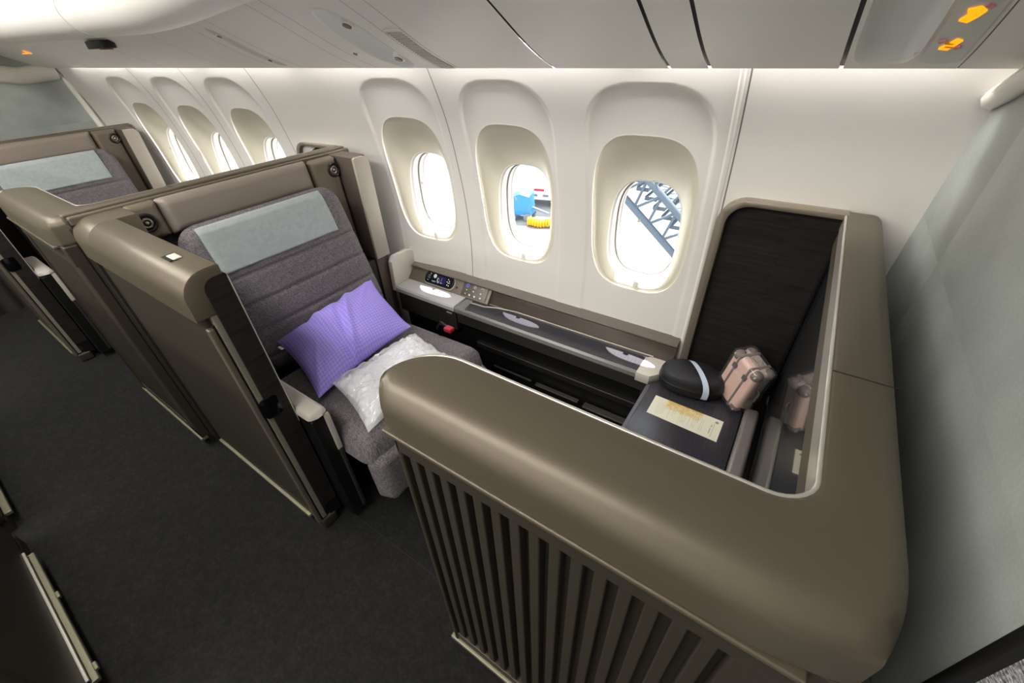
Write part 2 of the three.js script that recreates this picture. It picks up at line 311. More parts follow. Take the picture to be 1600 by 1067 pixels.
// ---------------------------------------------------------------- overhead bin and service panels
const BP = [[-1.25, 1.416], [-1.17, 1.446], [-1.088, 1.484], [-0.98, 1.542], [-0.9, 1.584], [-0.8, 1.63], [-0.66, 1.68]];
const binP = (x, z) => [x, interp(BP, z) + 0.062 * taper(x), z + taper(x) * 0.93];
const DISH = [[-1.272, -1.078, 0.074, 0.162, 2.5], [0.05, -1.05, 0.05, 0.17, 5], [-1.93, -1.09, 0.024, 0.13, 3]];
const bin = thing('overhead_bin', 'off-white overhead bin with service panels above the windows', 'overhead bin');
const bs = [0.268, 0.172, -0.012, -0.273, -0.369, -0.7, -1.056, -1.138, -1.44, -1.525, -1.85, -2.02, -2.36, -2.9, -3.3, -3.9, -4.47];
for (let k = 0; k < bs.length - 1; k++) {
  const gap = [2, 3, 4].includes(k) || k === 5 ? 0.004 : 0.001, x1 = bs[k] - gap, x0 = bs[k + 1] + ([1, 2, 3, 4].includes(k) ? 0.004 : 0.001);
  const pt = (x, v) => {
    let z = lerp(-1.25, -0.66, v), dead = false;
    for (const [cx, cz, a, b, n] of DISH) {
      const q = ((Math.abs(x - cx) / a) ** n + (Math.abs(z - cz) / b) ** n) ** (1 / n);
      if (q < 1.06 && q > 0.01) { if (q > 0.9) { x = cx + (x - cx) / q; z = cz + (z - cz) / q; } dead = q < 1.06; }
    }
    return [x, z, dead];
  };
  const nx = Math.max(4, Math.round((x1 - x0) / 0.01));
  part('service_panel', surf((u, v) => { const [x, z, dead] = pt(lerp(x0, x1, u), v), p = binP(x, z); return [...p, p[0], p[2], dead]; }, nx, 60), M.bin, bin);
}
part('edge_lip', surf((u, v) => { const x = lerp(-4.47, 0.268, u), a = v * Math.PI * 0.75, p = binP(x, -1.25); return [x, p[1] + 0.012 - 0.012 * Math.cos(a) + v * 0.01, p[2] - 0.011 * Math.sin(a), x, v * 0.03]; }, 120, 8), M.bin, bin);
for (const x of bs.slice(1, -1)) part('joint_backing', surf((u, v) => { const p = binP(x + (u - 0.5) * 0.02, lerp(-1.2512, -0.67, v)); return [p[0], p[1] + (x > -0.8 && x < 0.1 ? 0.006 : 0.0012), p[2]]; }, 2, 24), x > -0.8 && x < 0.1 ? M.binDark : M.seal, bin);
function dish(i, depth, mat) {
  const [cx, cz, a, b, n] = DISH[i], C = 60;
  const rg = (s, d) => superell(a * s, b * s, n, C).map(([dx, dz]) => { const p = binP(cx + dx, cz + dz); return [p[0], p[1] + d, p[2]]; });
  part('recess_rim', rings([rg(1.03, -0.0005), rg(1.02, -0.002), rg(1.0, -0.002), rg(0.98, 0.002)]), M.rim, bin);
  return part('recess', rings([rg(0.99, 0), rg(0.94, depth * 0.45), rg(0.85, depth * 0.75), rg(0.65, depth * 0.95), rg(0.3, depth)], { cap1: true }), mat, bin);
}
dish(0, 0.045, M.dish); dish(1, 0.035, M.dish); dish(2, 0.012, M.dish);
for (const [x, z, tilt] of [[-1.24, -0.985, 0.2], [-1.235, -1.16, 0.2], [-1.93, -1.0, 0], [-1.925, -1.16, 0], [-1.395, -1.12, 0]]) {
  const p = binP(x, z), s = x < -1.3 ? 0.55 : 1;
  const l = part('reading_light', new THREE.CylinderGeometry(0.018 * s, 0.02 * s, 0.03, 20).translate(0, 0.012, 0).rotateX(-0.45).translate(...p), M.rim, bin);
  part('lens', new THREE.CylinderGeometry(0.013 * s, 0.013 * s, 0.004, 20).translate(0, -0.004, 0).rotateX(-0.45).translate(...p), std('#6f6a60', 0.2), l);
}
for (let i = 0; i < 24; i++) { const z = lerp(-1.235, -1.03, i / 23), p = binP(-1.097, z); part('grille_slat', new THREE.BoxGeometry(0.056, 0.003, 0.0042).rotateX(-0.45).translate(p[0], p[1] - 0.001, p[2]), M.grille, bin); }
part('grille_frame', tube([[-1.13, 0, -1.24], [-1.13, 0, -1.02], [-1.064, 0, -1.02], [-1.064, 0, -1.24], [-1.13, 0, -1.24]].map(([x, , z]) => { const p = binP(x, z); return [p[0], p[1] - 0.001, p[2]]; }), 0.0025, 80, 6), M.rim, bin);
{ // lit seat belt and no smoking signs on a pale plate
  const pl = part('sign_plate', surf((u, v) => { const p = binP(lerp(0.106, 0.162, u), lerp(-1.2, -0.9, v)); return [p[0], p[1] - 0.004 - 0.004 * Math.sin(u * Math.PI), p[2]]; }, 8, 20), M.beigeLight, bin);
  pl.material = std('#d5d6d0', 0.4);
  const onPlate = (g, x, z, mat, name) => { const p = binP(x, z), q = binP(x, z + 0.02), a = Math.atan2(q[1] - p[1], q[2] - p[2]); part(name, g.rotateX(-a).translate(p[0], p[1] - 0.0085, p[2]), mat, bin); };
  const flat = (pts) => prism(pts, -0.0015, 0.0015, alongY);
  onPlate(flat([[-0.011, -0.015], [0.002, -0.019], [0.008, -0.004], [0.013, 0.012], [0.004, 0.019], [-0.003, 0.004]]), 0.13, -1.122, M.sign, 'lit_sign');
  for (const [x, z] of [[0.128, -1.116], [0.131, -1.126]]) onPlate(flat([[-0.006, -0.0012], [0.005, -0.004], [0.006, -0.0018], [-0.005, 0.0012]]).translate(0, -0.0012, 0), x, z, M.paintYellow, 'sign_detail');
  onPlate(flat([[-0.016, 0.004], [-0.007, 0.009], [-0.009, 0.015], [-0.018, 0.011]]), 0.13, -1.122, M.signPink, 'dim_sign');
  onPlate(flat([[0.01, -0.018], [0.018, -0.013], [0.015, -0.006], [0.008, -0.01]]), 0.13, -1.122, M.signPink, 'dim_sign');
  onPlate(flat([[-0.012, -0.014], [0.0, -0.02], [0.008, -0.006], [0.013, 0.008], [0.003, 0.02], [-0.01, 0.013], [-0.006, 0.0]]), 0.131, -1.045, M.sign, 'lit_sign');
  onPlate(flat([[0.006, 0.02], [0.016, 0.012], [0.019, 0.018], [0.01, 0.026]]), 0.131, -1.045, M.signPink, 'dim_sign');
}
for (const [x, z] of [[-3.95, -1.05], [-3.98, -0.93], [-4.02, -0.8]]) { const p = binP(x, z); part('lit_sign', box(p[0] - 0.03, p[0] + 0.03, p[1] - 0.008, p[1] - 0.003, p[2] - 0.016, p[2] + 0.016, 0.002), M.sign, bin); }
{ const p = binP(-2.85, -0.99); const c = part('cabin_camera', prism(roundRect(-0.1, 0.1, -0.03, 0.03, 0.02), -0.03, 0, (a, b, t) => [p[0] + a, p[1] + t, p[2] + b], 0.004), M.black, bin); part('lens', box(p[0] + 0.02, p[0] + 0.07, p[1] - 0.034, p[1] - 0.028, p[2] - 0.02, p[2] + 0.02, 0.003), std('#7a1440', 0.3), c); }
// bull nose of the bin door: a swept rounded profile
function nose(x0, x1, n, mat) {
  const rr = []; for (let i = 0; i <= n; i++) {
    const x = lerp(x0, x1, i / n), up = 0.055 * smooth(-1.75, -0.9, x) + 0.04 * smooth(-1.1, -0.5, x), cy = 1.605 + up + 0.05 * taper(x), cz = -0.655 + taper(x) * 0.5, r = [];
    for (let k = 0; k < 20; k++) { const a = -Math.PI * 0.95 + k / 19 * Math.PI * 1.15; r.push([x, cy + 0.068 * Math.sin(a), cz + 0.085 * Math.cos(a)]); }
    r.push([x, 1.85, cz + 0.14], [x, 2.14, cz - 0.02], [x, 2.14, cz - 0.06], [x, 1.72, cz - 0.1]); rr.push(r);
  }
  return part('bin_door', rings(rr, { cap0: true, cap1: true, crease: 1.0 }), mat, bin);
}
nose(-4.46, -1.985, 24, M.bin); nose(-1.978, 0.26, 36, M.bin);
WASH.forEach(([x, len], i) => {
  const z = (q) => -1.272 + taper(q), a = x - len / 2, b = x + len / 2;
  const t = thing('cove_light', ['slim light tube in the cove by the front bulkhead', 'slim light tube in the cove above the middle window', 'slim light tube in the cove above the seat headrest', 'slim light tube in the cove just behind the seat shell', 'slim light tube in the cove above the rear windows', 'slim light tube in the cove by the rear bulkhead'][i], 'light', [0, 0, 0], 0, 'cove light tubes above the windows');
  part('tube', bar([a, 1.486, z(a)], [b, 1.486, z(b)], 0.005, 10), M.lightStrip, t);
  part('holder', bar([a, 1.497, z(a)], [b, 1.497, z(b)], 0.006, 6), M.bin, t);
});

// ---------------------------------------------------------------- front partition of the suite: aisle wall, bronze cap, slats, wood side panel
function makePartition(label) {
  const g = thing('suite_partition', label, 'partition');
  const TOP = 1.085, IN = 0.118, OUT = 0.202, ZI = -0.373, ZO = -0.25;
  // stations along the L: inner point, outer point, rounding of the outer edge, bottom of the cap
  const st = [];
  for (let i = 0; i <= 9; i++) { const a = i / 9 * Math.PI / 2, x = -0.452 + 0.085 * (1 - Math.cos(a)); st.push([x, -0.298 + (ZI + 0.298) * Math.sin(a), x, Math.min(ZO, -0.272 + 0.022 * Math.sin(a * 1.6)) * (i > 5 ? 1 : 1), 0.045]); }
  for (const q of st.slice(5)) q[3] = ZO;
  for (let i = 1; i < 10; i++) { const x = lerp(-0.367, 0.07, i / 10); st.push([x, ZI, x, ZO, 0.045]); }
  for (let i = 0; i <= 10; i++) { const a = i / 10 * Math.PI / 2; st.push([0.07 + 0.048 * Math.sin(a), ZI - 0.048 * (1 - Math.cos(a)), lerp(0.07, 0.142, Math.min(1, i / 5)) + 0.06 * Math.sin(a), ZO - 0.06 * (1 - Math.cos(a)) - (i > 5 ? (i - 5) / 5 * 0.05 : 0), lerp(0.045, 0.03, i / 10)]); }
  for (let i = 1; i <= 10; i++) { const z = lerp(-0.43, -1.405, i / 10); st.push([IN, z, OUT, z, 0.03]); }
  const ringAt = ([xi, zi, xo, zo, r]) => {
    const L = Math.hypot(xo - xi, zo - zi), dx = (xo - xi) / L, dz = (zo - zi) / L, P = (w, y) => [xi + dx * w, y, zi + dz * w], out = [];
    r = Math.min(r, L * 0.7);
    out.push(P(0.0, 0.993), P(0, TOP - 0.05), P(0, TOP - 0.006), P(0.0015, TOP - 0.002), P(0.006, TOP), P((L - r) * 0.5, TOP), P(L - r, TOP));
    for (let k = 1; k <= 9; k++) { const a = k / 9 * Math.PI / 2; out.push(P(L - r + r * Math.sin(a), TOP - r * (1 - Math.cos(a)))); }
    out.push(P(L, 1.005), P(L, 0.996), P(L - 0.004, 0.993)); return out;
  };
  part('cap', rings(st.map(ringAt), { cap0: true, cap1: true, crease: 0.9 }), M.bronze, g);
  part('edge_trim', tube(st.slice(3).map(([x, z]) => [x + (z < -0.42 ? -0.001 : 0), TOP - 0.004, z - (z > -0.42 ? 0.001 : 0)]), 0.0035, 160, 6), M.silver, g);
  part('inner_trim', surf((u, v) => { const [x, z] = st[19 + Math.round(u * (st.length - 20))]; return [x - 0.002, lerp(TOP - 0.009, TOP - 0.046, v), z, u, v]; }, st.length - 20, 2), M.silver, g);
  part('cap_ledge', box(-0.447, 0.15, 0.984, 0.993, -0.275, -0.247, 0.003), M.bronze, g);
  part('cap_joint', box(0.119, 0.2, TOP, TOP + 0.0006, -0.642, -0.64, 0.0002, 1), M.groove, g);
  // aisle wall
  part('wall_core', [box(-0.44, 0.195, 0.03, 0.994, -0.365, -0.288, 0.01), box(0.145, 0.198, 0.03, 1.05, -1.4, -0.3, 0.01)], M.bronzeDark, g);
  part('face_frame', [box(-0.445, -0.434, 0.06, 0.965, -0.3, -0.262, 0.004), box(-0.445, 0.2, 0.925, 0.994, -0.3, -0.262, 0.004), box(0.098, 0.2, 0.06, 0.93, -0.3, -0.266, 0.004), box(-0.445, 0.2, 0.06, 0.1, -0.3, -0.266, 0.004)], M.bronzeDark, g);
  for (let i = 0; i < 15; i++) { const x = -0.4155 + i * 0.0352; part('slat', box(x - 0.0105, x + 0.0085, 0.09, 0.935, -0.3, -0.269, 0.003), M.bronzeDark, g); }
  part('kick_strip', box(-0.46, 0.2, 0.045, 0.062, -0.29, -0.258, 0.004), M.kick, g);
  part('plinth', box(-0.42, 0.195, 0, 0.05, -0.36, -0.29, 0.004), M.groove, g);
  const lt = part('door_latch', box(-0.452, -0.443, 0.43, 0.5, -0.33, -0.28, 0.003), M.black, g);
  part('latch_plate', box(-0.455, -0.448, 0.49, 0.51, -0.32, -0.29, 0.002), M.silver, lt);
  // wood side panel by the window
  const outer = roundRect(-0.192, 0.125, 0.36, TOP, [0, 0, 0, 0.075]), inner = roundRect(-0.166, 0.1251, 0.36, TOP - 0.014, [0, 0, 0, 0.062]);
  // open C: along the outer line from bottom left over the top to the right, back along the inner line
  const o2 = [...outer.slice(2), outer[0]], i2 = [...inner.slice(2), inner[0]].reverse();
  part('panel_frame', prism([...o2, ...i2], -1.427, -1.373, alongZ, 0.002), std('#857a6c', 0.45, { metalness: 0.3 }), g);
  part('wood_panel', prism(roundRect(-0.168, 0.127, 0.36, TOP - 0.012, [0, 0, 0, 0.06]), -1.425, -1.4, alongZ), M.wood, g);
  part('corner_bead', box(0.118, 0.13, 0.42, TOP - 0.02, -1.4, -1.388, 0.004), M.black, g);
  return g;
}
const partition = makePartition('bronze L-shaped suite partition with vertical slats in the foreground');

function makeMonitor(label) {
  const g = thing('monitor', label, 'monitor');
  part('screen', box(0.1305, 0.14, 0.455, 1.045, -1.385, -0.405, 0.002, 1), M.screen, g);
  part('surround', [box(0.1325, 0.146, 0.42, 1.05, -1.395, -0.385, 0.003)], M.black, g);
  return g;
}
const monitor = makeMonitor('large dark glossy monitor facing the seat inside the front partition');

function makeDesk(label) {
  const g = thing('desk', label, 'desk');
  part('desk_top', prism([[-0.262, -0.378], [0.068, -0.378], [0.068, -1.395], [-0.192, -1.395], [-0.192, -1.34], [-0.262, -1.252]], 0.376, 0.4, alongY, 0.003), M.deskSheenWood, g);
  part('edge_trim', box(-0.266, -0.25, 0.372, 0.4005, -1.25, -0.378, 0.003), std('#5d5a60', 0.3, { metalness: 0.4 }), g);
  part('rail', box(0.072, 0.118, 0.37, 0.418, -1.3, -0.378, 0.014, 4), std('#a39c98', 0.3, { metalness: 0.5 }), g);
  part('channel', box(0.066, 0.131, 0.36, 0.388, -1.395, -0.378, 0.002, 1), M.black, g);
  part('body', [box(-0.235, 0.065, 0.12, 0.377, -1.39, -1.2, 0.004), box(0.02, 0.14, 0.02, 0.376, -1.39, -0.38, 0.004)], M.black, g);
  part('side_fillet', box(-0.25, -0.05, 0.33, 0.374, -0.52, -0.378, 0.004), M.black, g);
  return g;
}
const desk = makeDesk('dark wood desk under the monitor holding the card and the cases');

// ---------------------------------------------------------------- side console along the window
function makeConsole(label) {
  const g = thing('side_console', label, 'console');
  const sec = (pts, x0, x1, mat, name) => part(name, prism(pts, x0, x1, alongX, 0.0015), mat, g);
  // profile in (z, y)
  part('sill', prism([[-1.456, 0.494], [-1.456, 0.51], [-1.45, 0.512], [-1.399, 0.503], [-1.396, 0.499], [-1.399, 0.494]], -1.66, -0.215, alongX, 0.0015), std('#6e655e', 0.1), g);
  sec([[-1.425, 0.497], [-1.418, 0.497], [-1.362, 0.432], [-1.362, 0.4], [-1.425, 0.4]], -1.66, -1.115, std('#6e6458', 0.42, { metalness: 0.3 }), 'back_panel');
  sec([[-1.428, 0.497], [-1.421, 0.497], [-1.385, 0.43], [-1.385, 0.4], [-1.428, 0.4]], -1.115, -0.215, std('#574d45', 0.42, { metalness: 0.2 }), 'back_panel');
  sec([[-1.365, 0.4], [-1.365, 0.431], [-1.285, 0.43], [-1.27, 0.427], [-1.263, 0.418], [-1.262, 0.4], [-1.275, 0.392]], -1.658, -1.252, std('#b4b2b4', 0.35), 'shelf_lid');
  sec([[-1.388, 0.395], [-1.388, 0.424], [-1.285, 0.4235], [-1.27, 0.427], [-1.263, 0.418], [-1.262, 0.4], [-1.275, 0.386]], -1.247, -0.315, std('#8f8c8a', 0.35, { metalness: 0.2 }), 'tray_body');
  part('tray_inlay', prism([[-1.205, -1.372], [-1.1, -1.372], [-0.33, -1.372], [-0.318, -1.365], [-0.318, -1.2745], [-1.19, -1.2745]], 0.4245, 0.4268, alongY), M.deskSheenWood, g);
  part('tray_lip', tube([[-1.2, 0.428, -1.337], [-1.12, 0.429, -1.34], [-1.06, 0.43, -1.36], [-0.95, 0.431, -1.378], [-0.5, 0.431, -1.38], [-0.29, 0.431, -1.383]], 0.0035, 80, 6), M.beige, g);
  part('end_ramp', prism([[-0.318, -1.262], [-0.265, -1.262], [-0.218, -1.32], [-0.2, -1.42], [-0.245, -1.42], [-0.318, -1.372]], 0.385, 0.4275, alongY, 0.003), M.beigeLight, g);
  part('front_face', [box(-1.66, -1.252, 0.28, 0.395, -1.3, -1.272, 0.004), box(-1.247, -0.272, 0.33, 0.39, -1.3, -1.275, 0.004)], std('#2b2825', 0.6), g);
  for (let i = 0; i < 3; i++) part('footwell_trim', box(-1.05 + i * 0.26, -0.82 + i * 0.26, 0.112, 0.12, -1.3, -1.29 + i * 0.012, 0.002, 1), std('#4a4642', 0.4), g);
  part('lower_body', [box(-1.66, -0.3, 0.02, 0.34, -1.4, -1.31, 0.004)], M.black, g);
  part('footwell_rail', [box(-1.15, -0.3, 0.2, 0.235, -1.32, -1.29, 0.006)], std('#1d1b1a', 0.5), g);
  const lid = part('door_handle', box(-1.31, -1.275, 0.372, 0.38, -1.277, -1.268, 0.002), M.silver, g); lid.name = 'lid_catch';
  part('end_upright', prism([[-1.43, 0.4], [-1.43, 0.575], [-1.4, 0.59], [-1.3, 0.59], [-1.272, 0.565], [-1.262, 0.4]], -1.69, -1.66, alongX, 0.004), M.beigeLight, g);
  return g;
}
const sideConsole = makeConsole('long side console with wood tray running below the three windows');
// the sloping face of the console's back panel: across the slope from (z -1.418, y .497) to (-1.362, .432)
const slope = (x, k, up = 0) => { const n = [0.065, 0.056], l = Math.hypot(...n); return [x, lerp(0.432, 0.497, k) + up * n[1] / l, lerp(-1.362, -1.418, k) + up * n[0] / l]; };
const facePlate = (x0, x1, k0, k1, r, t0, t1) => { const H = 0.0858, p = roundRect(x0, x1, k0 * H, k1 * H, r); return prism(p, t0, t1, (a, b, t) => slope(a, b / H, t)); };
function faceCanvas(name, x0, x1, k0, k1, up, w, h, draw, parent, extra = {}) {
  const c = document.createElement('canvas'); c.width = w; c.height = h; draw(c.getContext('2d'), w, h);
  const t = new THREE.CanvasTexture(c); t.colorSpace = THREE.SRGBColorSpace;
  return part(name, surf((u, v) => [...slope(lerp(x0, x1, u), lerp(k0, k1, v), up), u, v], 1, 1), std('#ffffff', 0.25, { map: t, ...extra(t) }), parent);
}
{
  const hs = thing('seat_handset', 'black rounded handset docked in the console back panel', 'remote');
  part('dock_bezel', facePlate(-1.552, -1.34, 0.07, 0.93, 0.033, 0.0005, 0.004), M.beige, hs);
  part('handset_body', facePlate(-1.547, -1.345, 0.12, 0.88, 0.03, 0.001, 0.009), M.black, hs);
  faceCanvas('handset_face', -1.537, -1.355, 0.18, 0.82, 0.0095, 360, 110, (q, w, h) => {
    q.fillStyle = '#0c0b10'; q.fillRect(0, 0, w, h); q.fillStyle = '#241d4a'; q.fillRect(150, 14, 120, 82);
    q.fillStyle = '#cfe0e2'; q.beginPath(); q.arc(118, 30, 22, 0, 7); q.fill();
    q.fillStyle = '#9fb0b6'; q.beginPath(); q.ellipse(172, 66, 16, 30, -0.3, 0, 7); q.fill(); q.fillStyle = '#0c0b10'; q.beginPath(); q.ellipse(176, 62, 7, 16, -0.3, 0, 7); q.fill();
    q.fillStyle = '#8a93a0'; q.fillRect(92, 82, 54, 12); q.fillRect(206, 78, 26, 12); q.fillRect(212, 30, 5, 40);
    q.fillStyle = '#e6e6e0'; for (const [x, y] of [[300, 24], [318, 40], [292, 52], [310, 62], [326, 58], [300, 84], [322, 88], [56, 16]]) { q.beginPath(); q.arc(x, y, 6, 0, 7); q.fill(); }
    q.strokeStyle = '#8d949a'; q.lineWidth = 4; q.strokeRect(30, 34, 22, 30); q.fillRect(28, 86, 14, 4);
  }, hs, () => ({}));
  const cp = part('control_plate', facePlate(-1.29, -1.132, 0.05, 0.93, 0.006, 0.0003, 0.0025), std('#5b5248', 0.4, { metalness: 0.3 }), sideConsole);
  faceCanvas('control_icons', -1.286, -1.136, 0.08, 0.9, 0.0029, 300, 150, (q, w, h) => {
    q.fillStyle = '#564d44'; q.fillRect(0, 0, w, h);
    q.strokeStyle = '#6a70ff'; q.lineWidth = 8; q.beginPath(); q.arc(50, 36, 17, 0, 7); q.stroke(); q.beginPath(); q.moveTo(50, 36); q.lineTo(58, 12); q.stroke();
    q.strokeStyle = '#c9c2b6'; q.lineWidth = 5; q.beginPath(); q.arc(140, 34, 15, 0, 7); q.stroke(); q.beginPath(); q.moveTo(126, 44); q.lineTo(154, 24); q.stroke();
    q.beginPath(); q.arc(236, 42, 18, 3.3, 6.2); q.stroke(); q.fillStyle = '#e9e4da';
    for (const [x, y, s] of [[52, 84, 8], [138, 82, 9], [230, 84, 9], [48, 126, 8], [104, 130, 13], [168, 132, 13], [240, 130, 11]]) { q.beginPath(); q.ellipse(x, y, s, s * 0.75, 0.4, 0, 7); q.fill(); }
  }, cp, () => ({}));
  part('socket', new THREE.CylinderGeometry(0.006, 0.006, 0.003, 16).rotateX(0.86).translate(...slope(-1.325, 0.38, 0.001)), M.black, sideConsole);
}

// ---------------------------------------------------------------- seat shell with side module
function makeShell(label) {
  const g = thing('seat_shell', label, 'seat shell');
  const TOP = 1.085;
  // bronze cap over the aisle module: profile in (z, y), cut out for the reading lamp niche
  const prof = (zi) => { const p = [[zi, 0.965], [zi, TOP - 0.006], [zi + 0.006, TOP], [-0.315, TOP]]; for (let k = 1; k <= 8; k++) { const a = k / 8 * Math.PI / 2; p.push([-0.315 + 0.065 * Math.sin(a), TOP - 0.065 * (1 - Math.cos(a))]); } p.push([-0.25, 0.965]); return p; };
  part('cap', [prism(prof(-0.352), -1.74, -1.11, alongX, 0.006), prism(prof(-0.405), -1.875, -1.738, alongX, 0.003)], M.bronze, g);
  const ps = part('release_slot', box(-1.275, -1.225, TOP, TOP + 0.001, -0.322, -0.292, 0.0004, 1), M.groove, g);
  part('release_lever', box(-1.262, -1.22, TOP + 0.0005, TOP + 0.004, -0.32, -0.3, 0.0015), M.beigeLight, ps);
  part('side_panel', box(-1.87, -1.128, 0.06, 0.967, -0.34, -0.268, 0.006), M.bronzeDark, g);
  part('side_moulding', box(-1.87, -1.128, 0.955, 0.966, -0.275, -0.263, 0.002), M.bronze, g);
  // front face of the module
  part('corner_post', box(-1.132, -1.112, 0.05, 0.935, -0.277, -0.262, 0.004), std('#6b6457', 0.4, { metalness: 0.3 }), g);
  part('door_slot', box(-1.13, -1.118, 0.06, 0.94, -0.284, -0.276, 0.001, 1), M.groove, g);
  part('front_strip', box(-1.132, -1.113, 0.06, 0.985, -0.299, -0.282, 0.003), std('#948e82', 0.45, { metalness: 0.3 }), g);
  part('wood_strip', prism(roundRect(-0.356, -0.297, 0.12, 1.058, [0, 0, 0.03, 0.004]), -1.13, -1.107, (a, b, t) => [t, b, a]), M.woodV, g);
  part('wood_strip_trim', tube([[-1.109, 0.53, -0.357], [-1.109, 1.05, -0.357]], 0.0025, 20, 6), M.silver, g);
  part('latch', prism(roundRect(-0.332, -0.28, 0.6, 0.672, 0.013), -1.115, -1.106, (a, b, t) => [t, b, a], 0.002), M.blackGloss, g);
  part('lower_front', box(-1.135, -1.112, 0.04, 0.5, -0.358, -0.312, 0.003), M.black, g);
  part('inner_side', box(-1.87, -1.125, 0.06, 1.0, -0.356, -0.336, 0.006), M.black, g);
  part('foot_block', box(-1.16, -1.108, 0, 0.055, -0.335, -0.268, 0.012), M.bronzeDark, g);
  part('kick_strip', box(-1.86, -1.17, 0.045, 0.06, -0.29, -0.258, 0.004), M.kick, g);
  part('plinth', box(-1.85, -1.17, 0, 0.05, -0.34, -0.29, 0.004), M.groove, g);
  // back of the shell
  part('back_panel', prism([[-1.92, 0.04], [-1.86, 0.04], [-1.86, TOP - 0.02], [-1.866, TOP - 0.008], [-1.88, TOP - 0.004], [-1.92, TOP - 0.004]], -1.31, -0.27, alongZ, 0.004), M.bronzeDark, g);
  part('top_ledge', [box(-1.915, -1.892, TOP - 0.02, TOP + 0.012, -1.33, -0.255, 0.006), box(-1.884, -1.862, TOP - 0.02, TOP + 0.006, -1.33, -0.262, 0.005)], std('#6a6054', 0.45, { metalness: 0.3 }), g);
  part('side_seal', [box(-1.888, -1.874, 0.04, TOP - 0.003, -0.3, -0.259, 0.003)], M.groove, g);
  // padded leather band with end pieces
  part('head_band', pad({ o: [-1.845, 1.025, -0.785], U: [0, 0, -1], W: [-0.12, 1, 0], N: [1, 0.12, 0], w: 0.588, h: 0.125, r: 0.008, t: 0.035, e: 0.03 }), M.leather, g);
  part('lamp_panel', [pad({ o: [-1.845, 1.025, -0.445], U: [0, 0, -1], W: [-0.12, 1, 0], N: [1, 0.12, 0], w: 0.09, h: 0.125, r: 0.008, t: 0.03, e: 0.02 }), pad({ o: [-1.83, 0.845, -1.148], U: [0, 0, -1], W: [-0.05, 1, 0], N: [1, 0.05, 0], w: 0.135, h: 0.48, r: 0.01, t: 0.032, e: 0.02 })].flat(), std('#716659', 0.5, { metalness: 0.2 }), g);
  for (const z of [-0.43, -1.185]) {
    const l = part('reading_lamp', [new THREE.TorusGeometry(0.027, 0.006, 10, 32).rotateY(Math.PI / 2).translate(-1.808, 1.03, z), new THREE.CylinderGeometry(0.026, 0.026, 0.01, 28).rotateZ(Math.PI / 2).translate(-1.814, 1.03, z)], M.lampDark, g);
    part('bulb_ring', new THREE.TorusGeometry(0.014, 0.004, 10, 28).rotateY(Math.PI / 2).translate(-1.806, 1.03, z), M.lampMetal, l);
    part('bulb', new THREE.SphereGeometry(0.008, 16, 10).translate(-1.806, 1.03, z), M.lampMetal, l);
  }
  // wing beside the window
  part('wing', prism(roundRect(-1.9, -1.703, 0.04, TOP, [0, 0, 0.012, 0.01]), -1.294, -1.216, alongZ, 0.004), std('#5d534a', 0.5, { metalness: 0.2 }), g);
  part('wing_front', prism(roundRect(-1.296, -1.212, 0.6, TOP, [0, 0, 0.012, 0.035]), -1.701, -1.684, (a, b, t) => [t, b, a], 0.005), std('#a59d92', 0.5), g);
  part('lower_shell', box(-1.85, -1.705, 0.05, 0.6, -1.214, -1.13, 0.01), M.black, g);
  return g;
}
const shell = makeShell('bronze seat shell and aisle side module around the seat with purple pillow');

function makeSeat(label) {
  const g = thing('suite_seat', label, 'seat');
  const bk = V(-0.33, 1, 0).normalize();
  part('backrest', pad({ o: [-1.685, 0.7, -0.79], U: [0, 0, -1], W: bk.toArray(), N: [1, 0.33, 0], w: 0.66, h: 0.61, r: 0.085, t: 0.075, e: 0.06, seams: [0.12, 0.3, 0.47, 0.64], depth: 0.009, sw: 0.006, bulge: 0.015, nv: 100 }), M.fabric, g);
  part('seat_cushion', pad({ o: [-1.2, 0.35, -0.742], U: [0, 0, -1], W: [1, 0.03, 0], N: [-0.03, 1, 0], w: 0.64, h: 0.62, r: 0.06, t: 0.1, e: 0.055, seams: [0.62], depth: 0.008, sw: 0.006, bulge: 0.015, back: 0.05 }), M.fabric, g);
  part('leg_rest', pad({ o: [-0.925, 0.265, -0.742], U: [0, 0, -1], W: [-0.05, 1, 0], N: [1, 0.05, 0], w: 0.63, h: 0.24, r: 0.05, t: 0.06, e: 0.045, back: 0.05 }), M.fabric, g);
  part('seat_base', [box(-1.78, -0.98, 0.04, 0.33, -1.05, -0.5, 0.02)], M.black, g);
  part('armrest', [pad({ o: [-1.21, 0.56, -0.39], U: [0, 0, -1], W: [1, 0, 0], N: [0, 1, 0], w: 0.066, h: 0.36, r: 0.024, t: 0.02, e: 0.018, back: 0.012, nu: 20, nv: 40 })].flat(), M.leatherPale, g);
  part('armrest_front', prism([[-1.04, 0.555], [-1.032, 0.556], [-1.028, 0.54], [-1.03, 0.39], [-1.04, 0.38]], -0.421, -0.403, alongZ, 0.003), M.leatherPale, g);
  part('armrest_trim', box(-1.045, -1.032, 0.05, 0.39, -0.42, -0.406, 0.004), std('#2e2b29', 0.5), g);
  part('armrest_body', box(-1.4, -1.042, 0.03, 0.55, -0.418, -0.362, 0.006), M.black, g);
  const bu = part('belt_buckle', box(-1.1, -1.06, 0.475, 0.495, -1.06, -1.03, 0.005), M.red, g);
  part('belt_webbing', tube([[-1.2, 0.42, -1.09], [-1.15, 0.48, -1.07], [-1.08, 0.487, -1.045]], 0.008, 20, 6), M.black, bu);
  return g;
}
const seat = makeSeat('charcoal tweed seat holding the purple pillow and wrapped blanket');

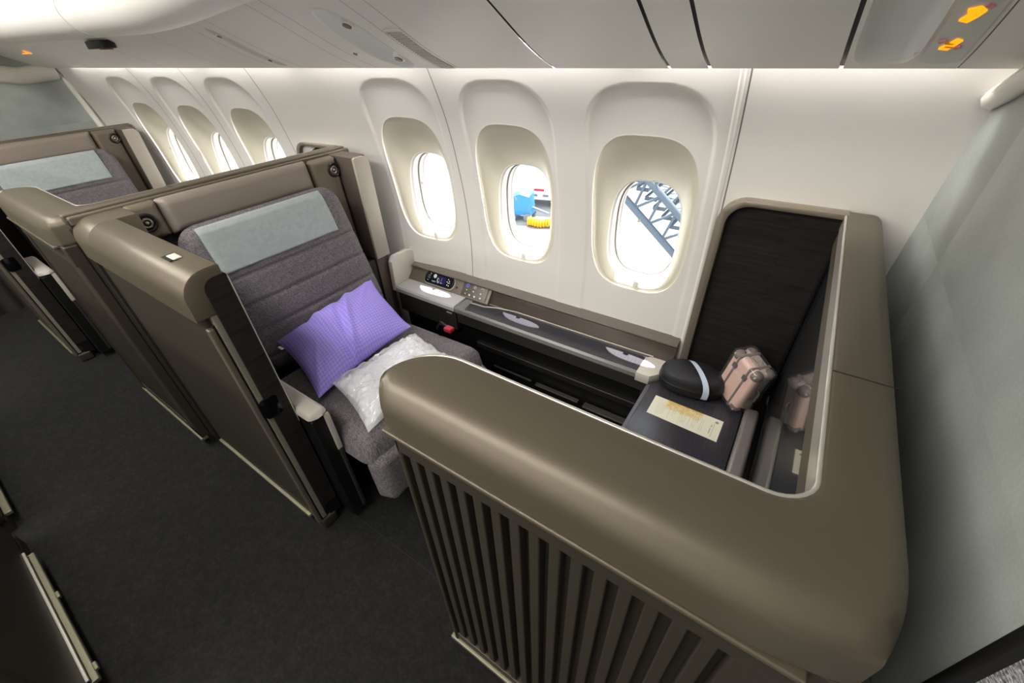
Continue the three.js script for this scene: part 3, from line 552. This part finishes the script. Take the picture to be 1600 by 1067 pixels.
function makeCover(label) {
  const bk = V(-0.33, 1, 0).normalize();
  const m = single('headrest_cover', label, 'headrest cover', pad({ o: [-1.6635, 0.9195, -0.768], U: [0, 0, -1], W: bk.toArray(), N: [1, 0.33, 0], w: 0.5, h: 0.175, r: 0.004, t: 0.006, e: 0.006, back: 0.002,
    warp: (x, y) => 0.0025 * Math.sin(x * 34 + y * 22) * Math.sin(x * 13 - 1) + 0.0018 * Math.sin(x * 70 + y * 8) * smooth(0, -0.1, y) - 0.012 * smooth(0.06, 0.09, y) - 0.004 * (2 * x / 0.5) ** 2 }), M.cover);
  return m;
}
const cover = makeCover('pale grey cloth cover over the headrest above the purple pillow');

// ---------------------------------------------------------------- the suite and seat behind
const D = -2.13;
copy(partition, D, 0.045, 'bronze partition end of the suite behind, seen past the seat shell');
copy(sideConsole, D, 0.16, 'side console of the suite behind, below the rear windows');
copy(shell, D - 0.04, 0.15, 'rear seat shell with reading lamp at the far left by the grey bulkhead');
copy(seat, D - 0.04, 0.15, 'charcoal seat of the suite behind, at the far left');
copy(cover, D - 0.04, 0.15, 'pale cloth headrest cover on the rear seat at the far left');

// ---------------------------------------------------------------- centre suite on the other side of the aisle
{
  const g = thing('centre_suite', 'dark bronze wall of the centre suite across the aisle, bottom left', 'partition');
  part('side_panel', box(-2.05, -1.12, 0.06, 1.05, 0.4, 0.46, 0.02, 3), M.bronzeDark, g);
  part('kick_strip', box(-1.9, -1.24, 0.045, 0.062, 0.378, 0.4, 0.004), M.kick, g);
  part('strip_seal', box(-1.9, -1.24, 0.075, 0.082, 0.392, 0.4, 0.002), M.silver, g);
  part('plinth', box(-2.05, -1.14, 0, 0.06, 0.4, 0.45, 0.004), M.groove, g);
  part('cap', prism([[0.4, 1.04], [0.4, 1.06], [0.42, 1.085], [0.5, 1.085], [0.5, 1.04]], -2.05, -1.12, alongX, 0.004), M.bronze, g);
  for (const x of [-1.62, -1.27]) part('strip_clip', box(x - 0.03, x, 0.052, 0.064, 0.37, 0.38, 0.003), M.kick, g);
  const h = thing('centre_seat_module', 'dark seat module of the next centre suite at the left edge', 'partition');
  part('side_panel', box(-3.1, -2.14, 0.06, 1.05, 0.4, 0.46, 0.02, 3), M.bronzeDark, h);
  part('kick_strip', box(-3.0, -2.2, 0.045, 0.062, 0.378, 0.4, 0.004), M.kick, h);
  part('plinth', box(-3.1, -2.16, 0, 0.06, 0.4, 0.45, 0.004), M.groove, h);
}

// ---------------------------------------------------------------- pillow, blanket, headphone case, amenity case, card
function cushion(C, thick, n, wrinkle) { // C: four corners a (u0v0) b (u1v0) c (u1v1) d (u0v1)
  const [a, b, c, d] = C.map((p) => V(...p)), N = V().crossVectors(b.clone().sub(a), d.clone().sub(a)).normalize();
  const at = (u, v, s) => {
    const p = a.clone().lerp(b, u).lerp(d.clone().lerp(c, u), v), x = 2 * u - 1, y = 2 * v - 1;
    const pinch = 0.07 * (1 - x * x) * y * Math.abs(y) ** 3, pinch2 = 0.05 * (1 - y * y) * x * Math.abs(x) ** 3;
    p.addScaledVector(d.clone().sub(a), -pinch * 0.6).addScaledVector(b.clone().sub(a), -pinch2 * 0.6);
    const k = Math.max(0, (1 - Math.abs(x) ** 2.6) * (1 - Math.abs(y) ** 2.6)) ** 0.62;
    p.addScaledVector(N, s * thick * k + wrinkle(u, v) * Math.min(1, k * 3) * (s > 0 ? 1 : 0.2));
    return [p.x, p.y, p.z, u * a.distanceTo(b), v * a.distanceTo(d)];
  };
  return [surf((u, v) => at(u, v, 1), n, n), surf((u, v) => at(1 - u, v, -0.6), n, n)];
}
{
  const g = thing('pillow', 'purple checked pillow leaning on the seat back', 'pillow');
  part('cushion', cushion([[-1.195, 0.485, -0.475], [-1.195, 0.52, -0.94], [-1.485, 0.635, -1.005], [-1.55, 0.55, -0.555]], 0.085, 72,
    (u, v) => { const f = (c, k, w) => { const d = (u - c - k * (v - 0.5)) / w; return Math.exp(-(d * d)); };
      return 0.009 * Math.sin(u * 8 + v * 6) * Math.sin(v * 5 - u * 3) + 0.011 * f(0.56, 0.3, 0.035) - 0.009 * f(0.49, 0.24, 0.04) + 0.008 * f(0.4, -0.1, 0.03) - 0.007 * f(0.34, -0.16, 0.035) + 0.007 * f(0.7, 0.5, 0.03) * smooth(0.4, 0.8, v) + 0.006 * f(0.22, 0.4, 0.03) * smooth(0.6, 0.2, v); }), M.pillow, g);
  part('care_tag', box(-1.478, -1.45, 0.568, 0.571, -0.532, -0.522, 0.001, 1), M.paintWhite, g);
  const b = thing('wrapped_blanket', 'folded white blanket in clear plastic on the seat in front of the pillow', 'blanket');
  const crinkle = (u, v) => 0.034 * Math.abs(nz(u * 7 + v * 3, v * 6) - 0.5) + 0.022 * Math.abs(nz(u * 15 + 5, v * 13 + u * 6) - 0.5) + 0.008 * nz(u * 32, v * 32) - 0.012;
  part('blanket', cushion([[-0.955, 0.475, -0.5], [-0.94, 0.485, -0.89], [-1.165, 0.5, -0.905], [-1.2, 0.495, -0.55]], 0.036, 40, (u, v) => 0.004 * Math.sin(u * 12)), M.blanket, b);
  part('plastic_wrap', cushion([[-0.93, 0.472, -0.47], [-0.915, 0.482, -0.905], [-1.165, 0.505, -0.93], [-1.22, 0.5, -0.545]], 0.044, 90, crinkle), M.film, b);
}
{
  const c = thing('headphone_case', 'black oval zip case with a pale blue band on the desk', 'case', [-0.124, 0.4, -1.312], 0.12); c.scale.set(1, 1.13, 1.04);
  const shellRing = (s, y) => superell(0.115 * s, 0.068 * s, 2.3, 56).map(([x, z]) => [x, y, z]);
  part('lower_shell', rings([shellRing(0.8, 0.001), shellRing(0.93, 0.006), shellRing(0.985, 0.018), shellRing(1, 0.032)], { cap0: true, crease: 1 }), M.caseBlack, c);
  part('zip', rings([shellRing(1.0, 0.032), shellRing(1.012, 0.033), shellRing(1.012, 0.038), shellRing(1.0, 0.039)], { crease: 0.5 }), M.black, c);
  part('upper_shell', rings([shellRing(1, 0.039), shellRing(0.985, 0.054), shellRing(0.93, 0.067), shellRing(0.8, 0.076), shellRing(0.5, 0.081), shellRing(0.2, 0.083)], { cap1: true, crease: 1 }), M.caseBlack, c);
  part('band', surf((u, v) => { const a = lerp(-0.12, 1.12, u) * Math.PI, z = Math.cos(a) * 0.0725, y = 0.04 + 0.047 * Math.sign(Math.sin(a)) * Math.abs(Math.sin(a)) ** 0.75; return [0.012 + (v - 0.5) * 0.02 + z * 0.6, Math.max(0.004, y), z]; }, 40, 2), M.strap, c);
  part('carry_loop', tube([[0.112, 0.033, -0.012], [0.14, 0.02, -0.01], [0.15, 0.012, 0.004], [0.138, 0.016, 0.012], [0.112, 0.033, 0.012]], 0.004, 30, 6), M.black, c);
}
{
  const g = thing('amenity_case', 'pink mini suitcase amenity case in clear plastic beside the monitor', 'amenity kit', [0.022, 0.4, -1.315]);
  g.rotation.set(0.0, -0.78, -0.2); g.position.set(0.02, 0.4145, -1.326);
  const w = 0.125, h = 0.2, d = 0.072;
  part('shell', new RoundedBoxGeometry(w, h, d * 0.5, 5, 0.015).translate(0, h / 2, d * 0.25), M.pink, g);
  part('gusset', new RoundedBoxGeometry(w - 0.003, h - 0.003, d * 0.62, 5, 0.015).translate(0, h / 2, -d * 0.19), std('#b3a49a', 0.5), g);
  for (const y of [0.062, 0.14]) {
    const s = part('strap', new RoundedBoxGeometry(0.012, h + 0.004, d + 0.004, 3, 0.017).translate(y === 0.062 ? -0.03 : 0.026, h / 2, 0), M.strapGrey, g);
    part('buckle', box((y === 0.062 ? -0.03 : 0.026) - 0.009, (y === 0.062 ? -0.03 : 0.026) + 0.009, 0.145, 0.165, d / 2, d / 2 + 0.006, 0.002), M.buckle, s);
  }
  for (const sx of [-1, 1]) for (const sy of [0, 1]) for (const sz of [-1, 1]) {
    const k = new THREE.SphereGeometry(0.02, 16, 12).scale(1, 1, 1).translate(sx * (w / 2 - 0.0165), sy ? h - 0.0165 : 0.0165, sz * (d / 2 - 0.0165));
    const cm = part('corner_guard', k, M.strapGrey, g); part('rivet', new THREE.SphereGeometry(0.004, 8, 6).translate(sx * (w / 2 - 0.008), sy ? h - 0.012 : 0.012, sz * (d / 2 - 0.001)), M.silver, cm);
  }
  part('zip', new THREE.TorusGeometry(1, 0.02, 6, 60).scale(w / 2 + 0.0, h / 2 + 0.0, 0.06).translate(0, h / 2, 0), M.strapGrey, g).visible = true;
  part('handle', tube([[w / 2, 0.07, 0], [w / 2 + 0.014, 0.08, 0], [w / 2 + 0.014, 0.12, 0], [w / 2, 0.13, 0]], 0.004, 30, 8), M.buckle, g);
  const q = new RoundedBoxGeometry(w + 0.016, h + 0.012, d + 0.016, 10, 0.02), p = q.attributes.position;
  for (let i = 0; i < p.count; i++) { const x = p.getX(i), y = p.getY(i), z = p.getZ(i), k = 1 + 0.035 * (nz(x * 130 + z * 90, y * 130) - 0.5); p.setXYZ(i, x * k, y * k, z * k); }
  q.computeVertexNormals(); part('plastic_wrap', q.translate(0, h / 2, 0), M.filmClear, g);
  part('wrap_gather', tube([[-0.05, h + 0.005, 0], [-0.03, h + 0.014, 0.012], [0, h + 0.012, -0.008], [0.025, h + 0.018, 0.01], [0.05, h + 0.006, 0]], 0.008, 40, 6), M.filmClear, g);
}
{
  const c = document.createElement('canvas'); c.width = 640; c.height = 280; const q = c.getContext('2d');
  q.fillStyle = '#ece8d2'; q.fillRect(0, 0, 640, 280);
  for (let k = 0; k < 900; k++) { const x = 130 + rnd() * 330, y = rnd() ** 2 * 120; q.fillStyle = `rgba(214,160,52,${0.03 + 0.1 * rnd()})`; q.beginPath(); q.ellipse(x, y, 8 + 22 * rnd(), 3 + 7 * rnd(), rnd() * 3, 0, 7); q.fill(); }
  q.fillStyle = '#8c9088';
  for (let col = 0; col < 26; col++) { if (col % 9 === 8) continue; let y = 60 + 20 * rnd(); const x = 60 + col * 17; while (y < 235) { const l = 3 + rnd() * 9; q.globalAlpha = 0.35 + 0.4 * rnd(); q.fillRect(x, y, 4, l); y += l + 3 + 3 * rnd(); if (rnd() < 0.04) break; } }
  q.globalAlpha = 1; q.fillStyle = '#5d625c';
  for (const [x, y0, y1] of [[555, 100, 135], [552, 150, 215], [575, 70, 250]]) { let y = y0; while (y < y1) { const l = 3 + 5 * rnd(); q.fillRect(x, y, x === 575 ? 3 : 7, l); y += l + 3; } }
  q.strokeStyle = '#4f5550'; q.lineWidth = 5; q.beginPath(); q.arc(592, 48, 12, 0, 7); q.stroke(); q.beginPath(); q.arc(592, 48, 4, 0, 7); q.stroke();
  const t = new THREE.CanvasTexture(c); t.colorSpace = THREE.SRGBColorSpace;
  const A = [-0.215, -1.205], B = [0.0226, -1.198], C2 = [0.0216, -1.094], D2 = [-0.216, -1.105];
  const m = thing('menu_card', 'cream printed card with yellow tint lying on the wood desk', 'card', [0, 0.4, 0]);
  part('card', prism([A, B, C2, D2], 0.0003, 0.0012, alongY), std('#ece8d2', 0.7), m);
  part('print', surf((u, v) => [lerp(lerp(D2[0], C2[0], u), lerp(A[0], B[0], u), v), 0.0014, lerp(lerp(D2[1], C2[1], u), lerp(A[1], B[1], u), v), u, v], 1, 1), std('#ffffff', 0.7, { map: t }), m);
}
{ // grey curtain with a black edge, gathered against the bulkhead beside the camera
  const g = thing('tied_curtain', 'grey flecked curtain with black edge at the lower right corner', 'curtain');
  const cx = (v) => 0.246 + 0.01 * Math.sin(v * 60);
  part('cloth', [surf((u, v) => { const z = lerp(-0.305, 0.05, u); return [cx(z), lerp(0.06, 1.95, v), z, z, lerp(0.06, 1.95, v)]; }, 40, 8), surf((u, v) => { const z = lerp(-0.305, 0.05, u); return [cx(z) + 0.006, lerp(0.06, 1.95, v), z, z, lerp(0.06, 1.95, v)]; }, 40, 8)], M.fleck, g);
  part('edge_band', box(0.24, 0.258, 0.06, 1.95, -0.314, -0.303, 0.004), M.black, g);
}

// ---------------------------------------------------------------- outside on the apron
{
  const ap = struct('ground', 'sunlit pale concrete apron', 'ground');
  part('apron_slab', box(-70, 40, -5.2, -5, -90, -2.4, 0.01, 1), M.apron, ap);
  const s = thing('boarding_stair', 'blue-grey lattice stair truss outside the window nearest the wood panel', 'stair');
  const P = (t, o, dz) => [lerp(-4.6, 1.6, t) + o * 0.62, lerp(1.55, -3.6, t) + o * 0.78, -6 + dz];
  const beams = [], lat = [], rails = [], posts = [];
  for (const dz of [0, -1.1]) for (const o of [0, 0.42]) beams.push(bar(P(0, o, dz), P(1, o, dz), 0.055, 8));
  for (const dz of [0, -1.1]) for (let i = 0; i < 52; i++) lat.push(bar(P(i / 52, i % 2 ? 0.42 : 0, dz), P((i + 1) / 52, i % 2 ? 0 : 0.42, dz), 0.022, 6));
  part('truss_beam', beams, M.truss, s); part('lattice', lat, M.truss, s);
  for (let i = 0; i < 44; i++) { const a = P(i / 44, 0.25, -0.55); part('step', box(a[0] - 0.09, a[0] + 0.09, a[1] - 0.03, a[1] + 0.03, a[2] - 0.5, a[2] + 0.5, 0.005, 1), M.truss, s); }
  for (const o of [0.85, 1.25]) for (const dz of [0, -1.1]) rails.push(bar(P(0, o, dz), P(1, o, dz), 0.018, 6));
  for (let i = 0; i < 12; i++) for (const dz of [0, -1.1]) posts.push(bar(P(i / 12, 0.42, dz), P(i / 12, 1.25, dz), 0.018, 6));
  part('handrail', rails, M.truss, s); part('rail_post', posts, M.truss, s);
  part('stair_leg', [bar(P(0.62, 0, 0), [-1.9, -5, -6], 0.05), bar(P(0.62, 0, -1.1), [-1.9, -5, -7.1], 0.05), bar(P(0.98, 0, 0), [1.9, -5, -6], 0.06), bar(P(0.05, 0, 0), [-4.3, -5, -6], 0.06)], M.truss, s);
  const a = thing('service_van', 'white service van with a red mark, seen through the middle window', 'van', [-10.6, -5, -17.2], 0.25);
  part('body', prism(roundRect(-2.4, 2.4, 0.35, 2.3, [0.1, 0.1, 0.5, 0.3]), -1, 1, alongZ, 0.08), M.paintWhite, a);
  for (const x of [0.2, 0.72]) part('side_window', box(x, x + 0.26, 0.52, 0.62, 0.99, 1.02, 0.01, 1), M.paintGrey, a);
  part('red_mark', box(0.3, 0.78, 0.76, 0.86, 0.99, 1.02, 0.01, 1), M.paintRed, a);
  for (const x of [-1.5, 1.5]) for (const z of [-0.85, 0.85]) part('wheel', new THREE.CylinderGeometry(0.36, 0.36, 0.22, 20).rotateX(Math.PI / 2).translate(x, 0.36, z), M.paintGrey, a);
  const l = thing('air_hose', 'yellow corrugated hose lying on the apron by the blue cart', 'hose', [-8.6, -4.82, -14.4], 0.2);
  part('hose', Array.from({ length: 14 }, (_, i) => new THREE.TorusGeometry(0.12, 0.06, 8, 18).rotateY(Math.PI / 2).rotateY(0.25).translate(-0.5 + i * 0.11, 0.03 * Math.sin(i), 0.08 * Math.sin(i * 0.5))), M.paintYellow, l);
  const t = thing('ground_cart', 'small blue ground cart, seen through the middle window', 'cart', [-9.8, -5, -14.9], 0.3);
  part('box', prism([[-0.5, 0.25], [0.5, 0.25], [0.42, 1.05], [0, 1.15], [-0.5, 0.95]], -0.4, 0.4, alongZ, 0.03), M.paintBlue, t);
  part('tow_bar', bar([0.45, 0.5, 0], [1.2, 0.3, 0.1], 0.05), M.paintGrey, t);
  for (const x of [-0.35, 0.35]) for (const z of [-0.4, 0.4]) part('wheel', new THREE.CylinderGeometry(0.18, 0.18, 0.1, 16).rotateX(Math.PI / 2).translate(x, 0.18, z), M.paintGrey, t);
}

renderer.render(scene, camera);
